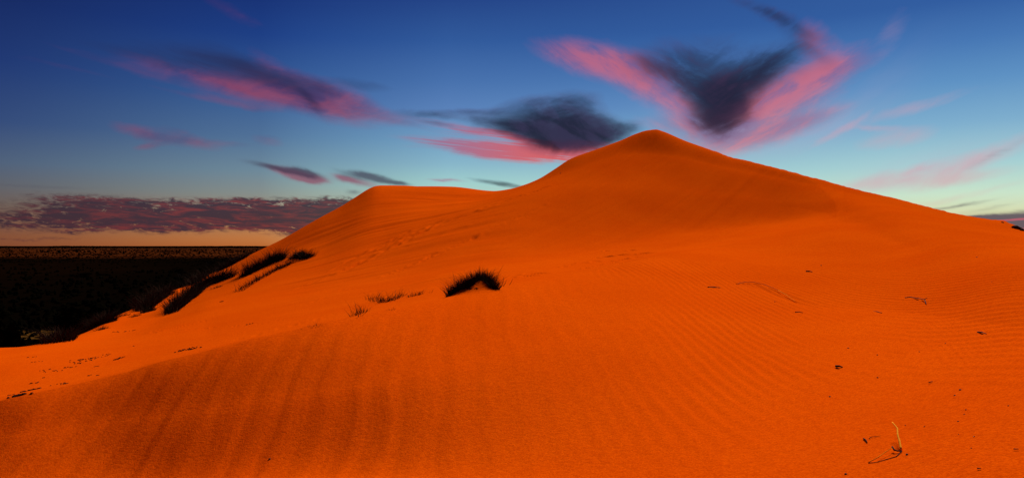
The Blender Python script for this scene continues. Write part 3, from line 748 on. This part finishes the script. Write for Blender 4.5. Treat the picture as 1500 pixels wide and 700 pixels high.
# the bleached stick with its dark root, near the lower right corner
e0 = ground(1320, 660)
e = empty('dead_stick', e0, label='bleached forked stick standing from the sand near the lower right corner', category='stick')
for nm, pts, mt, r0 in (('stem', [(1320, 658, .012), (1317.5, 645, .05), (1315, 637, .075), (1314.5, 627, .10), (1307, 618, .125)], M_stick, .0085),
                        ('branch', [(1272, 677, .003), (1285, 670, .022), (1298, 661, .030), (1307, 655.5, .034)], M_stick, .0036),
                        ('root', [(1307, 654, .034), (1310, 658.5, .022), (1315, 660, .014), (1321, 659.5, .010)], M_dark, .0070),
                        ('shadow_strip', [(1321, 660, .008), (1313, 668, .004), (1299, 672, .003), (1286, 676, .003), (1272, 677.5, .003)], M_dark, .0030)):  # thin dark tube in place of the stick's cast shadow
    V, F, o0 = stick(nm, '', pts, mt, r0, sides=8, solve=True)
    link(nm, pymesh(nm, localise(V, e0), F, True), mt, e)
add_stick('twig', 'short dark chip of wood left of the bleached stick', [(1265, 643.5, 0), (1268, 646, .004), (1270.5, 649, 0)], M_dark, .006)
add_stick('twig', 'thin brown twig trailing just right of the dark chip of wood', [(1273, 643.5, 0), (1276, 642, .004), (1282, 640.5, 0), (1290, 639.5, 0)], M_brown, .0032)
add_stick('twig', 'stubby dark stick with a wind tail on the middle of the right slope', [(1224.5, 537, 0), (1229, 538, .01), (1234.5, 538.6, 0)], M_dark, .014)
add_stick('twig', 'knotted dark twig lying highest on the rippled right slope', [(1326, 436.5, 0), (1333, 437, .02), (1345, 439, .02), (1354, 441.5, .03), (1358, 440.5, .05)], M_dark, .010)
add_stick('twig', 'short prong of wood at the right tip of the knotted twig', [(1354.5, 441.5, .02), (1357, 446.5, 0)], M_dark, .009)
add_stick('twig', 'long slender half buried twig arching over a scooped hollow', [(1078, 416.5, 0), (1090, 415, .02), (1104, 415.2, .03), (1120, 418.5, .02), (1132, 423.5, .03), (1141, 427.5, .03)], M_brown, .006)
add_stick('twig', 'pale straight end of the twig along the scooped hollow', [(1140, 427, .02), (1152, 434.5, .03), (1167, 443, 0)], M_stick, .008)
add_stick('twig', 'faint thin stick left of the scooped hollow', [(1037, 421, 0), (1046, 421.3, .01), (1055, 422, 0)], M_dark, .013)
add_stick('twig', 'faint brown sliver right of the scooped hollow', [(1165, 457.5, 0), (1171, 458, .01), (1176, 458.5, 0)], M_brown, .010)
add_stick('twig', 'curved brown sliver below the knotted dark twig', [(1276, 457, 0), (1284, 457.5, .01), (1292, 459, 0)], M_brown, .010)
add_stick('twig', 'thin dark twig on the ripples nearest the right edge', [(1432, 487, 0), (1438, 488.5, .01), (1445, 490, 0)], M_dark, .008)
add_stick('twig', 'tiny forked twig above the pair of black pebbles', [(1360, 561.5, 0), (1363, 561, .004), (1366, 559.5, 0)], M_dark, .005)
add_stick('twig', 'dark sliver on the far ripples near the slip face', [(1181, 397.5, 0), (1185, 398, .01), (1190, 398.7, 0)], M_dark, .020)
add_stick('twig', 'short dark chip of wood at the bottom right of the view', [(1432, 687.5, 0), (1437, 688, 0)], M_dark, .004)
add_stick('twig', 'brown chip of wood low at the right edge', [(1485, 659, 0), (1492, 659.2, 0)], M_brown, .004)

def pebble_mesh(name, seed, sx=1.0, sy=1.0, sz=.7):
    r = random.Random(seed); V, F = [], []
    nu, nv = 8, 5
    for j in range(1, nv):
        for i in range(nu):
            th = math.pi * j / nv; ph = 2 * math.pi * i / nu
            q = 1 + r.uniform(-.2, .2)
            V.append((sx * q * math.sin(th) * math.cos(ph), sy * q * math.sin(th) * math.sin(ph), sz * q * math.cos(th)))
    V += [(0, 0, sz), (0, 0, -sz)]
    for j in range(nv - 2):
        for i in range(nu):
            F.append((j * nu + i, (j + 1) * nu + i, (j + 1) * nu + (i + 1) % nu, j * nu + (i + 1) % nu))
    for i in range(nu):
        F.append((len(V) - 2, i, (i + 1) % nu)); b0 = (nv - 2) * nu
        F.append((len(V) - 1, b0 + (i + 1) % nu, b0 + i))
    return pymesh(name, V, F, True)
pm = [pebble_mesh('pebble', k, 1, .8 + .1 * k, .6) for k in range(4)]
for m in pm: m.materials.append(M_stone)
pebs = [(1242.5, 510, 1.5, 'lone black pebble above the stubby dark stick'), (1285.5, 553, 1.4, 'lone black pebble right of the stubby dark stick'), (1215.5, 581, 1.7, 'black pebble below and left of the stubby stick'),
        (1406.5, 571, 1.9, 'upper of the pair of black pebbles on the right slope'), (1399, 579.5, 2.0, 'lower of the pair of black pebbles on the right slope'), (1415, 600, 1.3, 'small pebble right under the black pair'), (1412.5, 606.5, 1.1, 'smallest of the three pebbles strung below the black pair'),
        (1403.5, 617, 1.4, 'lowest of the three pebbles strung below the black pair'), (1328.5, 665.5, 2.2, 'black seed beside the root of the bleached stick'), (1354, 624.5, 1.2, 'tiny pebble right of the bleached stick tip'), (1326, 622.5, .9, 'very tiny pebble closest to the bleached stick tip'),
        (1239, 694, 2.0, 'dark pebble at the bottom edge below the bleached stick'), (395, 672, 1.9, 'lone dark pebble on the near slope at the bottom left'), (1477, 594, 1.2, 'small pebble alone close to the right edge'), (1427, 639, 1.2, 'small pebble between the strung three and the corner'), (1423, 656, 1.1, 'tiny pebble in the lower right ripples'),
        (1285, 519.5, 1.0, 'reddish pebble between the two lone black ones'), (1404, 636, .9, 'faint pebble beneath the strung three'), (1242, 490, .8, 'faint pebble above the lone black one'), (1346.5, 515, .9, 'faint pebble right of the middle ripples'), (1385, 503, 1.2, 'brown pebble among the fine right ripples'),
        (1453, 413, .9, 'speck of stone on the high right ripples'), (1203, 389, 1.1, 'speck of stone beside the far dark sliver'), (1431, 377, 1.2, 'dark speck of stone high on the right slope'), (821, 254, .9, 'speck on the shoulder left of the main peak'), (1135, 442, .9, 'speck of stone under the scooped hollow')]
for k, (px, py, s, lab) in enumerate(pebs):
    p = ground(px, py)
    if not p: continue
    r_ = s / FPX * p.y
    o = link('pebble', pm[k % 4], None, None, label=lab, category='pebble', group='pebbles scattered over the sand')
    o.location = p + Vector((0, 0, r_ * .25)); o.scale = (r_, r_, r_); o.rotation_euler = (0, 0, rng.uniform(0, 6))

# heaps of dead plant litter on the left shelf
def litter(label, spots, seed, n, size, spread, mat=None):
    r = random.Random(seed); V, F = [], []
    g0 = ground(*spots[0])
    for (px, py) in spots:
        p = ground(px, py)
        for _ in range(n):
            c_ = p + Vector((r.gauss(0, spread * 1.7), r.gauss(0, spread), 0)); g_ = drop(c_.x, c_.y)
            if not g_: continue
            a = r.gauss(0.2, .5); L = .8 * size * r.uniform(.3, 1.2); el = r.uniform(-.1, .35)
            d = Vector((math.cos(a), math.sin(a), math.sin(el))) * L
            v, f = tube([g_ + Vector((0, 0, size * .08)), g_ + d * .5 + Vector((0, 0, size * .16)), g_ + d + Vector((0, 0, size * .06))], [size * .10, size * .14, size * .05], 4)
            i0 = len(V); V += v; F += [tuple(i + i0 for i in q) for q in f]
    o = link('dead_plant_litter', pymesh('litter', localise(V, g0), F), mat or M_dark, None, label=label, category='litter', group='dark plant litter on the left shelf')
    o.location = g0
litter('thick dark strip of litter closest to the left edge', [(19, 580.5), (24, 580), (30, 579.5)], 1, 9, .075, .035)
litter('tiny dark crumb beside the thick strip of litter at left', [(12.5, 579)], 2, 4, .04, .015)
litter('ragged dark litter just above the thick strip', [(38, 573), (45, 571.5), (51, 570)], 3, 8, .065, .035)
litter('brown scrap of litter right of the ragged dark one', [(88, 562), (96, 562)], 4, 6, .05, .04, M_brown)
litter('dark crumb of litter above the ragged one', [(52, 561), (43, 562)], 5, 4, .05, .03)
litter('dark double crumb of litter mid shelf', [(131, 550), (144, 549.5)], 6, 4, .05, .025)
litter('broad patch of dark litter with streaks at the shelf top', [(115, 532), (122, 529), (129, 526), (118, 527)], 7, 8, .07, .06)
litter('small dark litter left of the broad patch', [(97, 539), (100, 538)], 8, 5, .06, .03)
litter('brown streak of litter between crumbs and broad patch', [(70, 544), (78, 544), (64, 542)], 9, 4, .06, .05, M_brown)
litter('slanting dark sliver of litter right of the broad patch', [(169, 527), (173, 525), (177, 523.5)], 10, 6, .06, .025)
litter('single dark crumb between the broad patch and sliver', [(139.5, 537)], 11, 4, .045, .015)
litter('dark ragged litter half way along the near crest', [(267, 514), (273, 511.5), (280, 512)], 12, 8, .075, .06)
litter('brown litter at the far left end of the shelf', [(54, 530), (47, 523)], 13, 4, .06, .05, M_brown)
litter('brown twiggy litter trailing off the broad patch', [(140, 524), (148, 522), (155, 519)], 14, 4, .06, .05, M_brown)
litter('dark crumb of litter on the smooth sand left of the crest', [(195, 507)], 15, 3, .05, .02)
litter('dark crumb of litter under the end of the brink grass', [(63, 553.5)], 16, 3, .045, .02)
litter('short row of black litter at the foot of the brink', [(172, 486), (180, 486), (188, 485)], 17, 4, .09, .06)
litter('dark crumb of litter in the smooth bowl under the tussocks', [(324, 442)], 18, 4, .12, .03)
litter('brown crumb of litter right of the bowl crumb', [(366, 474.5)], 19, 4, .09, .05, M_brown)
litter('dark dry scrap in the hollow of the arched tussock', [(693, 423.5)], 20, 6, .09, .03)

# dark crusted lump and stub on the skyline at the right edge
def lump(label, px, py, w, h, seed):
    p = ground(px, py + 1.5) or ground(px, py + 4)
    k = p.y / FPX
    m = pebble_mesh('crust', seed, w * k, w * k * .7, h * k)
    o = link('crust_lump', m, M_rock, None, label=label, category='rock', group='dark lumps on the right skyline')
    o.location = p + Vector((0, 0, h * k * .3)); o.rotation_euler = (0, R(22), 0)
lump('larger dark crusted lump on the skyline at the right edge', 1491, 334, 9, 3.0, 5)
lump('small dark lump on the skyline left of the larger one', 1468.5, 325, 2.2, 1.4, 6)
lump('dark lump at the lower end of the larger skyline lump', 1499, 337, 5, 2.4, 7)

# ------------------------------------------------------------------ scrub on the plain
def leafcloud(centre, rx, ry, rz, n, size, r, V, F):
    """leaf clumps: many small bent quads through an uneven crown volume"""
    subs = [(Vector((r.gauss(0, .45), r.gauss(0, .45), r.uniform(-.4, .7))), r.uniform(.3, .62)) for _ in range(9)]
    for k in range(n):
        s, q = r.choice(subs)
        while True:
            d = Vector((r.uniform(-1, 1), r.uniform(-1, 1), r.uniform(-1, 1)))
            if d.length < 1: break
        c_ = s + d * q
        c_ = Vector((c_.x * rx, c_.y * ry, c_.z * rz)) + centre
        u = Vector((r.gauss(0, 1), r.gauss(0, 1), r.gauss(0, 1))).normalized() * size * r.uniform(.5, 1.3); v = u.orthogonal().normalized() * size * r.uniform(.4, .9)
        i0 = len(V)
        V += [tuple(c_ - u), tuple(c_ + v), tuple(c_ + u), tuple(c_ - v)]; F.append((i0, i0 + 1, i0 + 2, i0 + 3))
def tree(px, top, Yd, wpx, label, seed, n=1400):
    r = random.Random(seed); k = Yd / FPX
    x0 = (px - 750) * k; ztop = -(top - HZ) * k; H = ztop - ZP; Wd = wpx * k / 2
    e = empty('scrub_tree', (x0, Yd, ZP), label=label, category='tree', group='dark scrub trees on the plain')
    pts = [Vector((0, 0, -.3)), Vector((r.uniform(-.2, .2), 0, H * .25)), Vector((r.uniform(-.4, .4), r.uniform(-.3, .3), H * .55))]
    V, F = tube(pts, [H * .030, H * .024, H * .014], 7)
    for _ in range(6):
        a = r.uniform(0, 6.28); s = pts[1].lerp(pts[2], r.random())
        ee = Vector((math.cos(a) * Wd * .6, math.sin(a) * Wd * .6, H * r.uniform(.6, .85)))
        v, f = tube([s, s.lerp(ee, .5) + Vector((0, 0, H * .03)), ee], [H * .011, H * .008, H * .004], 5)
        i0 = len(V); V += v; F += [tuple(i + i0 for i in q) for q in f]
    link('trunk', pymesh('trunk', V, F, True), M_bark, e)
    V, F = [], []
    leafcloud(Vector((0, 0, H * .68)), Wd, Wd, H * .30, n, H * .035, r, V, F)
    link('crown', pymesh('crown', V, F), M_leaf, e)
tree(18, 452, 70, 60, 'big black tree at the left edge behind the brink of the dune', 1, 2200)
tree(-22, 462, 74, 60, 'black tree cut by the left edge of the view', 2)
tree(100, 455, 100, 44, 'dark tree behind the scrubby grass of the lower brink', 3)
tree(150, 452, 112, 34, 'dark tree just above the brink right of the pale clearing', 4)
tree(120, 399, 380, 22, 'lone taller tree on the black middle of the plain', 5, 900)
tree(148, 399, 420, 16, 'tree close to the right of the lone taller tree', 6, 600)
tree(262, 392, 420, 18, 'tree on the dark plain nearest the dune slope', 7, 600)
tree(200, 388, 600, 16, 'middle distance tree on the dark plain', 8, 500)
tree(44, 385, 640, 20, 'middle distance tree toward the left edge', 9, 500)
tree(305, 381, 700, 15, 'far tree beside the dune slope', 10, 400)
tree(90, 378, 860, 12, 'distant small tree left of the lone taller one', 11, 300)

# far scrub, one mass of small bushes reaching to the horizon
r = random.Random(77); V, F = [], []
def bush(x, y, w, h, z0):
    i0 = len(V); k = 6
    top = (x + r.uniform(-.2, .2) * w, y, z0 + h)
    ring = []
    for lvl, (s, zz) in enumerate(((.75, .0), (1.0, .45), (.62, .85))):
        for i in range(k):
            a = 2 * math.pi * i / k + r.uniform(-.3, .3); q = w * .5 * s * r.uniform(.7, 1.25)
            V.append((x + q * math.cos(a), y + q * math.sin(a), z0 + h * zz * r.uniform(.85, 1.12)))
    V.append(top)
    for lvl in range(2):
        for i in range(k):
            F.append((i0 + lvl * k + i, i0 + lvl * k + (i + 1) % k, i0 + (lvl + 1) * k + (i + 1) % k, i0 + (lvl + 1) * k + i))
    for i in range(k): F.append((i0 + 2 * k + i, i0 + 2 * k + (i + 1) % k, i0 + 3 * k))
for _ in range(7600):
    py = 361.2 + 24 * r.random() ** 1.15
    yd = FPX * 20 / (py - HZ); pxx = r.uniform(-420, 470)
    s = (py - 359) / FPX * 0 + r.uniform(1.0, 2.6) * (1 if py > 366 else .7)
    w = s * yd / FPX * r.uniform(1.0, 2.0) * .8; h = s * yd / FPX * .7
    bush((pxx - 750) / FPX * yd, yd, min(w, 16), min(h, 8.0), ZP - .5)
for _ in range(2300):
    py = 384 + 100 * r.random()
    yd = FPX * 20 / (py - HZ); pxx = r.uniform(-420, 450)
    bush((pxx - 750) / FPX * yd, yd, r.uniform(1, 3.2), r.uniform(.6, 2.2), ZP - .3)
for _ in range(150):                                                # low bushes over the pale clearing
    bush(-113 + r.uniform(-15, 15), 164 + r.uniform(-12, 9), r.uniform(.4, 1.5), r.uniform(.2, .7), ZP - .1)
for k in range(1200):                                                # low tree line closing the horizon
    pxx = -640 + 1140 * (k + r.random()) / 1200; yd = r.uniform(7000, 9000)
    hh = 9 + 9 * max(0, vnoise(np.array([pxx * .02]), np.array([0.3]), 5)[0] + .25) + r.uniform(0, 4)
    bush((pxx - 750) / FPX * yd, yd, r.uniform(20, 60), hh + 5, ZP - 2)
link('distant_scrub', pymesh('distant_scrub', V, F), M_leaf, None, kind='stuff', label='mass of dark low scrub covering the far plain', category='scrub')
